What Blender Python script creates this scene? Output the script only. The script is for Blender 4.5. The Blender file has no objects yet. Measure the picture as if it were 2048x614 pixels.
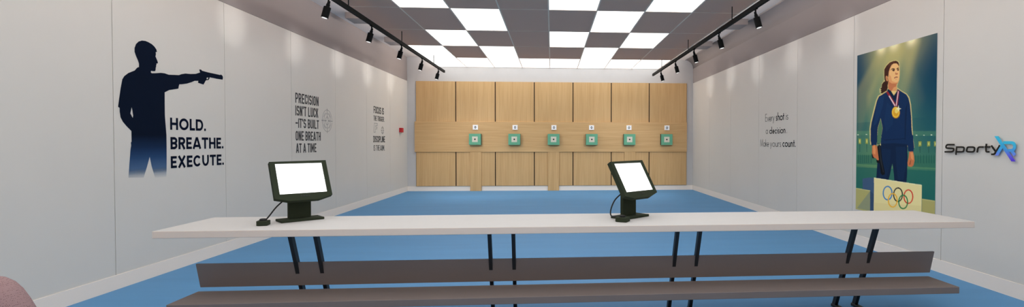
EXPO = 0.0; SOFFIT_FILL = 60; FAR = 130
SIL= [(5.11,2.074),(5.111,2.108),(5.099,2.137),(5.077,2.177),(5.062,2.212),(5.062,2.249),(5.079,2.29),(5.11,2.321),(5.149,2.338),(5.188,2.343),(5.228,2.338),(5.268,2.327),(5.3,2.31),(5.325,2.286),(5.334,2.261),(5.317,2.257),(5.319,2.232),(5.313,2.212),(5.328,2.188),(5.344,2.155),(5.339,2.146),(5.322,2.142),(5.325,2.131),(5.317,2.119),(5.321,2.111),(5.313,2.098),(5.314,2.085),(5.307,2.064),(5.279,2.059),(5.256,2.06),(5.251,2.046),(5.263,2.037),(5.312,2.044),(5.379,2.057),(5.431,2.059),(5.483,2.052),(5.555,2.06),(5.629,2.067),(5.667,2.083),(5.725,2.097),(5.804,2.103),(5.885,2.116),(5.937,2.135),(5.952,2.14),(5.94,2.168),(5.944,2.174),(5.97,2.175),(5.982,2.165),(6.077,2.16),(6.235,2.159),(6.296,2.158),(6.31,2.166),(6.325,2.16),(6.341,2.152),(6.346,2.129),(6.338,2.107),(6.234,2.105),(6.109,2.106),(6.105,2.09),(6.087,2.071),(6.058,2.066),(6.043,2.06),(6.036,2.051),(6.005,2.009),(5.917,2.019),(5.921,2.042),(5.863,2.035),(5.812,2.013),(5.743,1.99),(5.665,1.973),(5.631,1.969),(5.623,1.946),(5.617,1.921),(5.553,1.907),(5.489,1.893),(5.427,1.863),(5.425,1.756),(5.425,1.629),(5.429,1.572),(5.436,1.492),(5.442,1.424),(5.442,1.33),(5.441,1.195),(5.438,1.088),(5.432,0.983),(5.286,0.993),(5.246,1.11),(5.223,1.208),(5.189,1.113),(5.145,1.003),(4.97,1.015),(4.984,1.147),(4.999,1.282),(5.007,1.319),(5.004,1.344),(5.012,1.356),(5.012,1.455),(4.962,1.497),(4.92,1.538),(4.895,1.579),(4.886,1.632),(4.886,1.666),(4.869,1.674),(4.882,1.749),(4.9,1.847),(4.92,1.933),(4.942,1.966),(4.986,2.0),(5.06,2.035),(5.083,2.06),(5.098,2.072)]
SILH= [[(5.018,1.684),(5.002,1.621),(5.029,1.579),(5.034,1.604),(5.026,1.653)],[(6.063,2.098),(6.089,2.099),(6.08,2.084),(6.065,2.076),(6.056,2.082)]]
XA= [(4.29,1.411),(4.254,1.411),(4.083,1.19),(4.118,1.189)]
XB= [(4.246,1.323),(4.211,1.323),(4.205,1.309),(4.251,1.238),(4.282,1.234)]
RS= [[(4.202,1.352),(4.119,1.352),(4.102,1.345),(4.094,1.33),(4.094,1.307),(4.103,1.292),(4.119,1.284),(4.155,1.283)],[(4.202,1.352),(4.208,1.338)],[(4.122,1.284),(4.091,1.242)]]
SPORTY= {'S': [[(4.743,1.332),(4.824,1.332),(4.841,1.328),(4.85,1.316),(4.852,1.306),(4.843,1.296),(4.757,1.295),(4.751,1.285),(4.756,1.27),(4.771,1.26),(4.868,1.258)]],'p': [[(4.725,1.23),(4.717,1.301)],[(4.723,1.308),(4.638,1.309),(4.625,1.299),(4.63,1.272),(4.641,1.262),(4.722,1.261)]],'o': [[(4.582,1.309),(4.519,1.31),(4.505,1.3),(4.509,1.274),(4.522,1.264),(4.584,1.263),(4.597,1.272),(4.591,1.299),(4.582,1.309)]],'r': [[(4.475,1.259),(4.469,1.299),(4.456,1.311),(4.405,1.311)]],'t': [[(4.376,1.342),(4.381,1.28),(4.373,1.267),(4.344,1.268)],[(4.395,1.312),(4.334,1.313)]],'y': [[(4.324,1.325),(4.283,1.276)],[(4.237,1.328),(4.281,1.26),(4.295,1.246),(4.323,1.245)]]}
PAINT=[
((205,190,120),0.3,[(0.3267,-0.0019),(0.4074,-0.0006),(0.2635,0.2417),(0.0111,0.581),(0.0018,0.2232)]),
((205,190,120),0.3,[(0.4916,-0.0015),(0.6211,0.0013),(0.5611,0.2627),(0.2006,0.5804),(0.1557,0.2655)]),
((205,190,120),0.3,[(0.7373,0.0003),(0.815,0.0003),(0.7196,0.191),(0.5985,0.5219),(0.4399,0.4907)]),
((205,190,120),0.1,[(0.5849,-0.0007),(0.6567,0.0004),(0.8775,0.3382),(0.7706,0.4141)]),
((205,190,120),0.12,[(0.4981,0.0022),(0.8259,0.0018),(0.6007,0.6076),(0.3426,0.6102)]),
((30,85,95),0.35,[(-0.0005,0.4376),(1.0079,0.4281),(1.0099,0.5054),(0.0008,0.4898)]),
((95,150,110),0.35,[(0.0008,0.4898),(1.0099,0.5054),(1.0106,0.5312),(0.0015,0.5159)]),
((50,110,90),0.6,[(0.0049,0.6462),(1.0133,0.6343),(1.0149,0.6962),(0.0064,0.7048)]),
((100,150,100),0.5,[(0.0064,0.7048),(1.0149,0.6962),(1.0151,0.704),(0.0067,0.7146)]),
((28,100,92),0.75,[(0.0069,0.7244),(1.0153,0.7117),(1.0205,0.9128),(0.0142,1.0047)]),
((35,90,80),0.6,[(0.0287,0.6523),(0.0377,0.6392),(0.0474,0.6519),(0.0502,0.7003),(0.0267,0.6978)]),
((35,90,80),0.6,[(0.0598,0.6517),(0.0688,0.6387),(0.0783,0.6514),(0.0811,0.6995),(0.0579,0.6969)]),
((35,90,80),0.6,[(0.0906,0.6512),(0.0994,0.6382),(0.1088,0.6508),(0.1116,0.6986),(0.0887,0.6961)]),
((35,90,80),0.6,[(0.1209,0.6506),(0.1296,0.6377),(0.1389,0.6503),(0.1417,0.6978),(0.1191,0.6952)]),
((35,90,80),0.6,[(0.1509,0.6501),(0.1595,0.6373),(0.1687,0.6497),(0.1714,0.6969),(0.1491,0.6944)]),
((35,90,80),0.6,[(0.1805,0.6495),(0.1889,0.6368),(0.198,0.6492),(0.2007,0.6961),(0.1787,0.6936)]),
((35,90,80),0.6,[(0.2169,0.6489),(0.2253,0.6363),(0.2342,0.6485),(0.2369,0.6951),(0.2152,0.6926)]),
((35,90,80),0.6,[(0.754,0.6391),(0.7605,0.628),(0.7675,0.6388),(0.7697,0.68),(0.7527,0.6777)]),
((35,90,80),0.6,[(0.7821,0.6386),(0.7884,0.6275),(0.7954,0.6383),(0.7976,0.6792),(0.7808,0.6769)]),
((35,90,80),0.6,[(0.8097,0.6381),(0.816,0.6271),(0.8229,0.6378),(0.825,0.6784),(0.8085,0.6761)]),
((35,90,80),0.6,[(0.837,0.6376),(0.8432,0.6267),(0.85,0.6373),(0.8521,0.6776),(0.8358,0.6754)]),
((35,90,80),0.6,[(0.8693,0.637),(0.8754,0.6262),(0.8821,0.6367),(0.8842,0.6767),(0.8681,0.6745)]),
((35,90,80),0.6,[(0.9011,0.6364),(0.9071,0.6257),(0.9136,0.6362),(0.9157,0.6758),(0.8999,0.6736)]),
((35,90,80),0.6,[(0.9271,0.6359),(0.9331,0.6253),(0.9395,0.6357),(0.9416,0.6751),(0.926,0.6729)]),
((35,90,80),0.6,[(0.9529,0.6354),(0.9587,0.6249),(0.9651,0.6352),(0.9671,0.6744),(0.9518,0.6722)]),
((35,90,80),0.6,[(0.9783,0.635),(0.984,0.6245),(0.9903,0.6348),(0.9924,0.6736),(0.9772,0.6715)]),
((160,165,75),1,[(0.0336,0.5388),(0.0724,0.5406),(0.0733,0.5744),(0.0345,0.5728)]),
((215,215,130),1,[(0.0454,0.5454),(0.061,0.547),(0.0614,0.5647),(0.0459,0.5647)]),
((40,85,75),1,[(0.0501,0.5744),(0.0578,0.5744),(0.0592,0.6259),(0.0514,0.626)]),
((160,165,75),1,[(0.1406,0.5394),(0.1777,0.5412),(0.1785,0.5741),(0.1414,0.5726)]),
((215,215,130),1,[(0.1519,0.5458),(0.1668,0.5474),(0.1672,0.5647),(0.1524,0.5647)]),
((40,85,75),1,[(0.1564,0.5742),(0.1638,0.5742),(0.1651,0.6246),(0.1577,0.6247)]),
((150,160,75),1,[(0.8186,0.5593),(0.8512,0.558),(0.8518,0.5835),(0.8193,0.5864)]),
((200,205,120),1,[(0.8286,0.5647),(0.8416,0.5647),(0.842,0.5782),(0.829,0.5782)]),
((40,85,75),1,[(0.8324,0.5863),(0.8389,0.5863),(0.8399,0.6213),(0.8333,0.6214)]),
((150,160,75),1,[(0.9121,0.5594),(0.9432,0.5582),(0.9438,0.5831),(0.9128,0.5859)]),
((200,205,120),1,[(0.9216,0.5647),(0.9341,0.5647),(0.9344,0.5779),(0.922,0.5779)]),
((40,85,75),1,[(0.9253,0.5858),(0.9315,0.5858),(0.9324,0.62),(0.9262,0.6201)]),
((150,160,75),1,[(0.9813,0.5595),(1.0113,0.5583),(1.0119,0.5828),(0.982,0.5855)]),
((200,205,120),1,[(0.9905,0.5647),(1.0025,0.5647),(1.0028,0.5777),(0.9909,0.5777)]),
((40,85,75),1,[(0.9941,0.5855),(1.0001,0.5854),(1.0009,0.619),(0.9949,0.6191)]),
((235,245,215),1,[(0.0125,0.5124),(0.0376,0.5127),(0.0377,0.5165),(0.0126,0.5163)]),
((235,245,215),1,[(0.1428,0.5122),(0.1666,0.5125),(0.1667,0.5163),(0.1429,0.516)]),
((235,245,215),1,[(0.7868,0.5235),(0.8045,0.5237),(0.8046,0.527),(0.7869,0.5268)]),
((235,245,215),1,[(0.8685,0.5243),(0.8855,0.5245),(0.8856,0.5277),(0.8686,0.5276)]),
((235,245,215),1,[(0.9469,0.5238),(0.9632,0.524),(0.9633,0.5271),(0.947,0.527)]),
((240,215,140),0.55,[(0.392,0.1896),(0.3851,0.1579),(0.3886,0.1252),(0.4157,0.1058),(0.4587,0.0904),(0.506,0.0872),(0.5428,0.0883),(0.5671,0.0954),(0.5857,0.1064),(0.5909,0.1248),(0.5935,0.1621),(0.5926,0.188),(0.586,0.2097),(0.5744,0.2236),(0.5629,0.2414),(0.5754,0.261),(0.4858,0.266),(0.4352,0.2626),(0.3751,0.2787),(0.335,0.2636),(0.3317,0.2397),(0.3563,0.2297),(0.3602,0.2104),(0.3818,0.1985)]),
((60,35,28),1,[(0.4078,0.1987),(0.3863,0.2027),(0.3647,0.2147),(0.3608,0.2339),(0.3388,0.2402),(0.3611,0.2457),(0.3436,0.2515),(0.3614,0.2575),(0.3438,0.2622),(0.375,0.274),(0.4011,0.2719),(0.4308,0.2584),(0.4431,0.24),(0.4382,0.2166)]),
((226,160,104),1,[(0.4736,0.1164),(0.5147,0.1055),(0.5513,0.1076),(0.5758,0.1213),(0.5842,0.1389),(0.5903,0.1618),(0.5893,0.184),(0.5859,0.206),(0.5743,0.2199),(0.552,0.2275),(0.5547,0.237),(0.5578,0.2635),(0.5277,0.2893),(0.4858,0.266),(0.4475,0.2442),(0.447,0.225),(0.4506,0.2022),(0.451,0.1524),(0.4614,0.1304)]),
((245,196,130),0.8,[(0.5148,0.1074),(0.5514,0.1087),(0.5718,0.1228),(0.5819,0.1424),(0.5871,0.1615),(0.5854,0.1873),(0.5804,0.2092),(0.5663,0.2174),(0.5421,0.2173),(0.4967,0.206),(0.4835,0.1783),(0.4581,0.1646),(0.4657,0.1366),(0.4862,0.1196)]),
((195,110,72),0.8,[(0.4523,0.2043),(0.4929,0.2194),(0.5463,0.2244),(0.5744,0.2214),(0.5546,0.2314),(0.5524,0.2406),(0.5183,0.2456),(0.49,0.2663),(0.4475,0.2442)]),
((70,38,30),1,[(0.399,0.1902),(0.3938,0.1587),(0.3956,0.1278),(0.4227,0.1093),(0.4646,0.0945),(0.5061,0.0914),(0.5388,0.0923),(0.5591,0.0972),(0.5754,0.1064),(0.5837,0.1203),(0.5816,0.1312),(0.5717,0.119),(0.5514,0.1087),(0.5147,0.1055),(0.486,0.112),(0.4656,0.1309),(0.4534,0.1488),(0.4497,0.1676),(0.4458,0.1788),(0.4506,0.2022),(0.4468,0.2173),(0.4428,0.2285),(0.4382,0.2166),(0.4078,0.1987)]),
((100,58,40),0.7,[(0.4564,0.1013),(0.5062,0.0944),(0.5389,0.0961),(0.5309,0.1005),(0.4899,0.1029),(0.4485,0.1215)]),
((215,145,95),1,[(0.4141,0.1741),(0.4208,0.1689),(0.4345,0.1709),(0.4458,0.1807),(0.4454,0.196),(0.4388,0.2032),(0.4267,0.1995),(0.4161,0.1878)]),
((150,85,60),0.6,[(0.4228,0.1787),(0.433,0.1777),(0.4392,0.1859),(0.4351,0.1952),(0.4282,0.1888)]),
((75,38,30),1,[(0.4676,0.1425),(0.4907,0.1334),(0.5113,0.1331),(0.5319,0.1374),(0.5304,0.1418),(0.4949,0.1376)]),
((75,38,30),1,[(0.5498,0.1403),(0.5641,0.1354),(0.5769,0.1356),(0.5794,0.1403),(0.5563,0.1444)]),
((75,38,30),1,[(0.4894,0.1465),(0.5033,0.1399),(0.5238,0.1404),(0.5304,0.1448),(0.5257,0.1504),(0.5093,0.1511),(0.5034,0.146)]),
((75,38,30),1,[(0.558,0.1483),(0.5691,0.1426),(0.5803,0.143),(0.5806,0.1527),(0.5694,0.1539)]),
((190,110,72),0.9,[(0.5343,0.1685),(0.5421,0.158),(0.5488,0.1646),(0.5665,0.1663),(0.5715,0.1712),(0.5611,0.1747),(0.5426,0.1738)]),
((150,75,60),1,[(0.5218,0.19),(0.5412,0.1842),(0.5574,0.1849),(0.5719,0.1891),(0.5704,0.192),(0.543,0.1903),(0.5268,0.195)]),
((215,140,95),0.7,[(0.5351,0.1987),(0.5617,0.1972),(0.5578,0.2014),(0.5417,0.2022)]),
((240,215,140),0.75,[(0.4208,0.259),(0.3664,0.2705),(0.3132,0.2801),(0.284,0.3082),(0.2629,0.343),(0.2364,0.3901),(0.2095,0.4378),(0.1964,0.4802),(0.2021,0.5352),(0.2103,0.5779),(0.7756,0.5923),(0.7614,0.5495),(0.751,0.4903),(0.7427,0.4255),(0.7297,0.3549),(0.7107,0.3132),(0.6785,0.2911),(0.6178,0.2716),(0.5697,0.2514),(0.5641,0.2678),(0.4843,0.2623)]),
((18,46,84),1,[(0.4311,0.2632),(0.3718,0.2762),(0.3255,0.2856),(0.2991,0.3102),(0.2795,0.345),(0.2531,0.3919),(0.2264,0.4394),(0.2134,0.4817),(0.2177,0.5353),(0.2245,0.5803),(0.3034,0.5788),(0.3087,0.5239),(0.3143,0.4763),(0.353,0.4181),(0.381,0.4777),(0.3687,0.5127),(0.357,0.5716),(0.3638,0.5798),(0.6951,0.5787),(0.7588,0.5785),(0.7521,0.5333),(0.7399,0.4901),(0.7338,0.4252),(0.7185,0.3543),(0.6996,0.3164),(0.674,0.2957),(0.6179,0.276),(0.5675,0.2569),(0.5641,0.2678),(0.5222,0.2921),(0.4843,0.2623),(0.4461,0.2481)]),
((18,46,84),1,[(0.2144,0.518),(0.2153,0.5545),(0.2344,0.5849),(0.2965,0.5786),(0.3071,0.5637),(0.3059,0.5189)]),
((18,46,84),1,[(0.3649,0.5195),(0.3637,0.5737),(0.5295,0.5711),(0.695,0.5747),(0.7039,0.6128),(0.7631,0.6159),(0.7711,0.5879),(0.7615,0.5557),(0.7574,0.5235)]),
((60,100,85),1,[(0.3072,0.5189),(0.3056,0.5607),(0.3074,0.5786),(0.3504,0.5755),(0.3632,0.5549),(0.3623,0.5195)]),
((82,122,90),1,[(0.317,0.4776),(0.3517,0.421),(0.3796,0.4776),(0.3674,0.5127),(0.3556,0.5692),(0.3113,0.5693),(0.3114,0.524)]),
((28,62,105),0.5,[(0.3297,0.293),(0.3956,0.2853),(0.3839,0.3372),(0.3328,0.4115),(0.2933,0.452),(0.2522,0.4631),(0.278,0.3917),(0.3038,0.3331)]),
((26,60,100),0.35,[(0.4354,0.3283),(0.5242,0.367),(0.5142,0.4575),(0.4271,0.5018),(0.3997,0.443)]),
((12,32,60),0.7,[(0.6613,0.3788),(0.6889,0.3419),(0.6796,0.4233),(0.6714,0.5491),(0.6599,0.5491)]),
((12,32,60),0.8,[(0.4024,0.5481),(0.6712,0.5409),(0.6713,0.5447),(0.4025,0.5528)]),
((12,30,56),0.8,[(0.4461,0.2481),(0.4843,0.2623),(0.5222,0.2921),(0.5641,0.2678),(0.5699,0.257),(0.5765,0.2799),(0.5471,0.3117),(0.5168,0.3213),(0.4468,0.277)]),
((14,36,66),1,[(0.3636,0.5725),(0.5294,0.5688),(0.695,0.5747),(0.6972,0.6593),(0.6948,0.7413),(0.6891,0.7887),(0.5412,0.7876),(0.5341,0.7482),(0.514,0.6863),(0.4869,0.7502),(0.4664,0.7868),(0.3018,0.782),(0.3133,0.6979),(0.3387,0.6378)]),
((22,52,88),0.4,[(0.5544,0.5891),(0.6725,0.5885),(0.6808,0.6871),(0.6543,0.7762),(0.5835,0.7798),(0.5631,0.6905)]),
((22,52,88),0.3,[(0.3776,0.6019),(0.4932,0.6067),(0.4829,0.6929),(0.4342,0.7757),(0.3422,0.7742),(0.3533,0.6849)]),
((205,120,75),1,[(0.2387,0.5861),(0.2691,0.5787),(0.3131,0.5881),(0.3195,0.6262),(0.3368,0.6675),(0.3208,0.6762),(0.296,0.6624),(0.2572,0.656),(0.2369,0.6273)]),
((235,160,100),0.7,[(0.2485,0.5879),(0.2761,0.5823),(0.2905,0.6086),(0.2844,0.6387),(0.2566,0.6331)]),
((16,20,26),1,[(0.3105,0.5917),(0.3344,0.5756),(0.3573,0.5832),(0.3677,0.6255),(0.3821,0.6723),(0.4151,0.7357),(0.4182,0.7543),(0.3844,0.7628),(0.3603,0.7497),(0.3454,0.691),(0.3048,0.6874),(0.2989,0.6696),(0.3356,0.6747),(0.3224,0.6321)]),
((16,20,26),1,[(0.2315,0.6335),(0.2428,0.6363),(0.26,0.6548),(0.2768,0.6617),(0.2434,0.6624)]),
((50,58,64),0.6,[(0.3373,0.5844),(0.348,0.5856),(0.363,0.6492),(0.4022,0.7421),(0.3945,0.7447),(0.353,0.673)]),
((205,120,75),1,[(0.7164,0.6164),(0.7586,0.6138),(0.7702,0.6361),(0.7775,0.6639),(0.765,0.691),(0.7432,0.6998),(0.7038,0.6973),(0.6977,0.6795),(0.7105,0.6481)]),
((235,160,100),0.7,[(0.73,0.6206),(0.7566,0.6192),(0.766,0.6416),(0.7643,0.6631),(0.7364,0.653)]),
((120,60,45),0.7,[(0.7289,0.664),(0.7378,0.6648),(0.7317,0.6856),(0.716,0.6893)]),
((150,40,50),1,[(0.4209,0.2637),(0.4465,0.2631),(0.5554,0.3488),(0.5338,0.3595)]),
((235,215,215),1,[(0.4548,0.2902),(0.4674,0.2887),(0.5458,0.3522),(0.5336,0.3539)]),
((150,40,50),1,[(0.5676,0.2636),(0.5917,0.2709),(0.5701,0.3579),(0.5433,0.3521)]),
((235,215,215),1,[(0.5738,0.2696),(0.5823,0.2725),(0.5579,0.3539),(0.5482,0.3523)]),
((170,110,30),1,[(0.6021,0.394),(0.601,0.4015),(0.5974,0.4085),(0.5915,0.4148),(0.5835,0.4199),(0.5738,0.4236),(0.5629,0.4258),(0.5513,0.4263),(0.5397,0.4251),(0.5285,0.4221),(0.5183,0.4177),(0.5098,0.4119),(0.5032,0.4051),(0.4991,0.3976),(0.4975,0.3898),(0.4987,0.3821),(0.5025,0.3749),(0.5086,0.3686),(0.5169,0.3635),(0.5268,0.3598),(0.5379,0.3578),(0.5496,0.3575),(0.5612,0.3589),(0.5722,0.362),(0.5821,0.3665),(0.5904,0.3723),(0.5966,0.379),(0.6006,0.3864)]),
((245,200,70),1,[(0.5961,0.3921),(0.5951,0.399),(0.5918,0.4054),(0.5865,0.4112),(0.5792,0.4159),(0.5704,0.4193),(0.5605,0.4213),(0.55,0.4217),(0.5394,0.4206),(0.5293,0.4179),(0.5201,0.4138),(0.5123,0.4085),(0.5064,0.4022),(0.5026,0.3953),(0.5012,0.3882),(0.5023,0.3811),(0.5057,0.3745),(0.5113,0.3688),(0.5188,0.3641),(0.5278,0.3607),(0.5378,0.3588),(0.5484,0.3585),(0.5589,0.3598),(0.5689,0.3626),(0.5779,0.3668),(0.5854,0.3721),(0.5911,0.3783),(0.5947,0.3851)]),
((225,165,45),1,[(0.583,0.3932),(0.5823,0.3984),(0.58,0.4033),(0.5761,0.4076),(0.5708,0.4111),(0.5645,0.4137),(0.5574,0.4152),(0.5499,0.4155),(0.5422,0.4147),(0.535,0.4127),(0.5284,0.4096),(0.5228,0.4056),(0.5186,0.4009),(0.5159,0.3958),(0.5149,0.3905),(0.5156,0.3852),(0.5181,0.3802),(0.5221,0.3759),(0.5274,0.3724),(0.5339,0.3698),(0.541,0.3684),(0.5486,0.3681),(0.5562,0.3691),(0.5634,0.3712),(0.5699,0.3743),(0.5753,0.3782),(0.5794,0.3829),(0.582,0.3879)]),
((252,225,120),0.8,[(0.578,0.3829),(0.5775,0.3861),(0.576,0.3892),(0.5735,0.3918),(0.5701,0.394),(0.566,0.3956),(0.5615,0.3965),(0.5566,0.3966),(0.5518,0.3961),(0.5471,0.3948),(0.5429,0.3929),(0.5394,0.3904),(0.5367,0.3875),(0.535,0.3844),(0.5343,0.3811),(0.5348,0.3778),(0.5363,0.3748),(0.5389,0.3721),(0.5423,0.3699),(0.5464,0.3684),(0.551,0.3675),(0.5559,0.3673),(0.5607,0.3679),(0.5654,0.3692),(0.5695,0.3712),(0.573,0.3736),(0.5757,0.3765),(0.5773,0.3797)]),
((255,250,205),0.9,[(0.5819,0.3501),(0.5895,0.3678),(0.618,0.3724),(0.5921,0.3757),(0.5829,0.3893),(0.5754,0.375),(0.5487,0.3704),(0.5739,0.3671)]),
((66,92,122),1,[(0.1008,0.7957),(0.1883,0.7853),(0.2727,0.7813),(0.2749,1.0458),(0.2213,1.0514),(0.2164,0.8634),(0.1051,0.8633)]),
((40,60,90),0.5,[(0.2165,0.8659),(0.2708,0.885),(0.2749,1.0458),(0.2213,1.0514)]),
((238,222,158),1,[(0.2704,0.7814),(0.8605,0.7924),(0.8629,1.0189),(0.2714,1.0865)]),
((250,242,195),1,[(0.2704,0.7814),(0.8605,0.7924),(0.8606,0.7954),(0.2728,0.7853)]),
((215,200,135),0.35,[(0.2675,0.9356),(0.86,0.9051),(0.8629,1.0189),(0.2714,1.0865)]),
((178,172,108),1,[(-0.0093,0.8619),(0.2164,0.8634),(0.22,1.0006),(-0.0057,1.0005)]),
((110,130,125),0.55,[(0.2166,0.8674),(0.2197,0.9904),(0.02,0.9919)]),
((215,210,140),1,[(-0.0093,0.8619),(0.2164,0.8634),(0.2165,0.8669),(-0.0092,0.8657)]),
((176,168,104),1,[(0.8642,0.8679),(1.0084,0.8679),(1.0103,0.9429),(0.8663,0.9483)]),
((220,212,140),1,[(0.8642,0.867),(1.0083,0.867),(1.0084,0.8696),(0.8643,0.8697)]),
((226,218,190),1,[(-0.0057,1.0005),(0.2199,0.9965),(0.2224,1.0921),(-0.0026,1.1178)]),
((48,128,186),1,[(0.5212,0.8598),(0.5202,0.8683),(0.5168,0.8765),(0.5112,0.8844),(0.5035,0.8914),(0.494,0.8975),(0.4831,0.9024),(0.4711,0.9057),(0.4585,0.9076),(0.4459,0.9077),(0.4336,0.9062),(0.4221,0.903),(0.412,0.8983),(0.4036,0.8923),(0.3973,0.8852),(0.3933,0.8772),(0.3918,0.8687),(0.3928,0.86),(0.3964,0.8515),(0.4023,0.8435),(0.4104,0.8364),(0.4202,0.8303),(0.4315,0.8256),(0.4437,0.8224),(0.4563,0.8208),(0.4689,0.8209),(0.481,0.8227),(0.4921,0.826),(0.5019,0.8308),(0.5099,0.8368),(0.5159,0.8438),(0.5197,0.8516),(0.5212,0.8598),(0.5067,0.8608),(0.5056,0.8539),(0.5026,0.8474),(0.498,0.8415),(0.4917,0.8365),(0.4842,0.8325),(0.4755,0.8297),(0.4662,0.8282),(0.4565,0.8281),(0.4467,0.8294),(0.4374,0.832),(0.4288,0.8359),(0.4212,0.8409),(0.4151,0.8468),(0.4105,0.8534),(0.4078,0.8605),(0.407,0.8677),(0.4082,0.8747),(0.4112,0.8814),(0.4161,0.8873),(0.4226,0.8924),(0.4303,0.8963),(0.4391,0.899),(0.4486,0.9004),(0.4584,0.9003),(0.468,0.8989),(0.4773,0.8961),(0.4857,0.8922),(0.493,0.8872),(0.499,0.8813),(0.5033,0.8748),(0.5059,0.8679),(0.5067,0.8608)]),
((30,32,36),1,[(0.6493,0.8598),(0.6484,0.868),(0.6452,0.876),(0.6399,0.8836),(0.6327,0.8905),(0.6237,0.8964),(0.6135,0.9011),(0.6022,0.9044),(0.5904,0.9061),(0.5785,0.9063),(0.5669,0.9048),(0.5561,0.9017),(0.5466,0.8972),(0.5387,0.8913),(0.5328,0.8844),(0.529,0.8767),(0.5276,0.8684),(0.5286,0.86),(0.5319,0.8518),(0.5375,0.844),(0.5451,0.8371),(0.5543,0.8312),(0.5649,0.8267),(0.5763,0.8236),(0.5882,0.822),(0.6001,0.8221),(0.6115,0.8238),(0.6219,0.827),(0.6311,0.8316),(0.6387,0.8375),(0.6444,0.8443),(0.6479,0.8518),(0.6493,0.8598),(0.6357,0.8608),(0.6346,0.8541),(0.6318,0.8478),(0.6274,0.8421),(0.6216,0.8372),(0.6144,0.8333),(0.6063,0.8306),(0.5975,0.8291),(0.5884,0.829),(0.5792,0.8303),(0.5704,0.8328),(0.5623,0.8366),(0.5552,0.8415),(0.5494,0.8472),(0.5452,0.8536),(0.5426,0.8604),(0.5419,0.8674),(0.543,0.8743),(0.5459,0.8807),(0.5505,0.8865),(0.5565,0.8914),(0.5639,0.8952),(0.5721,0.8979),(0.581,0.8992),(0.5902,0.8991),(0.5993,0.8977),(0.608,0.8951),(0.6159,0.8912),(0.6228,0.8863),(0.6284,0.8806),(0.6325,0.8743),(0.635,0.8676),(0.6357,0.8608)]),
((220,58,40),1,[(0.7692,0.8622),(0.7683,0.8701),(0.7653,0.8779),(0.7604,0.8853),(0.7535,0.892),(0.7451,0.8977),(0.7354,0.9022),(0.7248,0.9054),(0.7137,0.9071),(0.7024,0.9073),(0.6915,0.9058),(0.6814,0.9029),(0.6724,0.8985),(0.6649,0.8928),(0.6593,0.8861),(0.6558,0.8785),(0.6544,0.8705),(0.6553,0.8624),(0.6585,0.8544),(0.6637,0.8469),(0.6709,0.8401),(0.6796,0.8344),(0.6895,0.83),(0.7003,0.827),(0.7115,0.8255),(0.7227,0.8255),(0.7335,0.8272),(0.7434,0.8303),(0.752,0.8348),(0.7592,0.8404),(0.7645,0.847),(0.7679,0.8544),(0.7692,0.8622),(0.7563,0.8631),(0.7553,0.8566),(0.7527,0.8504),(0.7486,0.8449),(0.743,0.8401),(0.7363,0.8364),(0.7286,0.8337),(0.7203,0.8324),(0.7117,0.8323),(0.7031,0.8335),(0.6948,0.836),(0.6872,0.8396),(0.6805,0.8443),(0.675,0.8499),(0.671,0.8562),(0.6686,0.8628),(0.6679,0.8696),(0.669,0.8762),(0.6717,0.8825),(0.676,0.8881),(0.6817,0.8928),(0.6886,0.8966),(0.6964,0.8991),(0.7048,0.9004),(0.7135,0.9003),(0.7221,0.899),(0.7303,0.8964),(0.7378,0.8926),(0.7443,0.8879),(0.7495,0.8824),(0.7534,0.8762),(0.7557,0.8697),(0.7563,0.8631)]),
((240,180,50),1,[(0.5861,0.8966),(0.5852,0.9049),(0.5819,0.9131),(0.5765,0.9209),(0.569,0.9279),(0.5598,0.934),(0.5492,0.9388),(0.5376,0.9423),(0.5254,0.9442),(0.5131,0.9444),(0.5012,0.943),(0.4901,0.94),(0.4803,0.9355),(0.4721,0.9296),(0.466,0.9226),(0.4621,0.9148),(0.4606,0.9064),(0.4617,0.8979),(0.4651,0.8895),(0.4709,0.8816),(0.4787,0.8744),(0.4882,0.8684),(0.4991,0.8637),(0.5109,0.8604),(0.5232,0.8588),(0.5354,0.8587),(0.5472,0.8604),(0.558,0.8635),(0.5674,0.8681),(0.5752,0.874),(0.5811,0.8809),(0.5848,0.8885),(0.5861,0.8966),(0.5721,0.8977),(0.571,0.8909),(0.5682,0.8845),(0.5636,0.8788),(0.5576,0.8738),(0.5502,0.87),(0.5419,0.8673),(0.5328,0.8659),(0.5234,0.8659),(0.5139,0.8672),(0.5049,0.8699),(0.4965,0.8738),(0.4892,0.8788),(0.4832,0.8847),(0.4788,0.8912),(0.4762,0.8982),(0.4754,0.9053),(0.4765,0.9122),(0.4795,0.9187),(0.4843,0.9246),(0.4905,0.9295),(0.4981,0.9333),(0.5066,0.9359),(0.5158,0.9372),(0.5252,0.9371),(0.5346,0.9356),(0.5436,0.9328),(0.5518,0.9288),(0.5589,0.9238),(0.5646,0.9179),(0.5689,0.9115),(0.5714,0.9047),(0.5721,0.8977)]),
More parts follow.
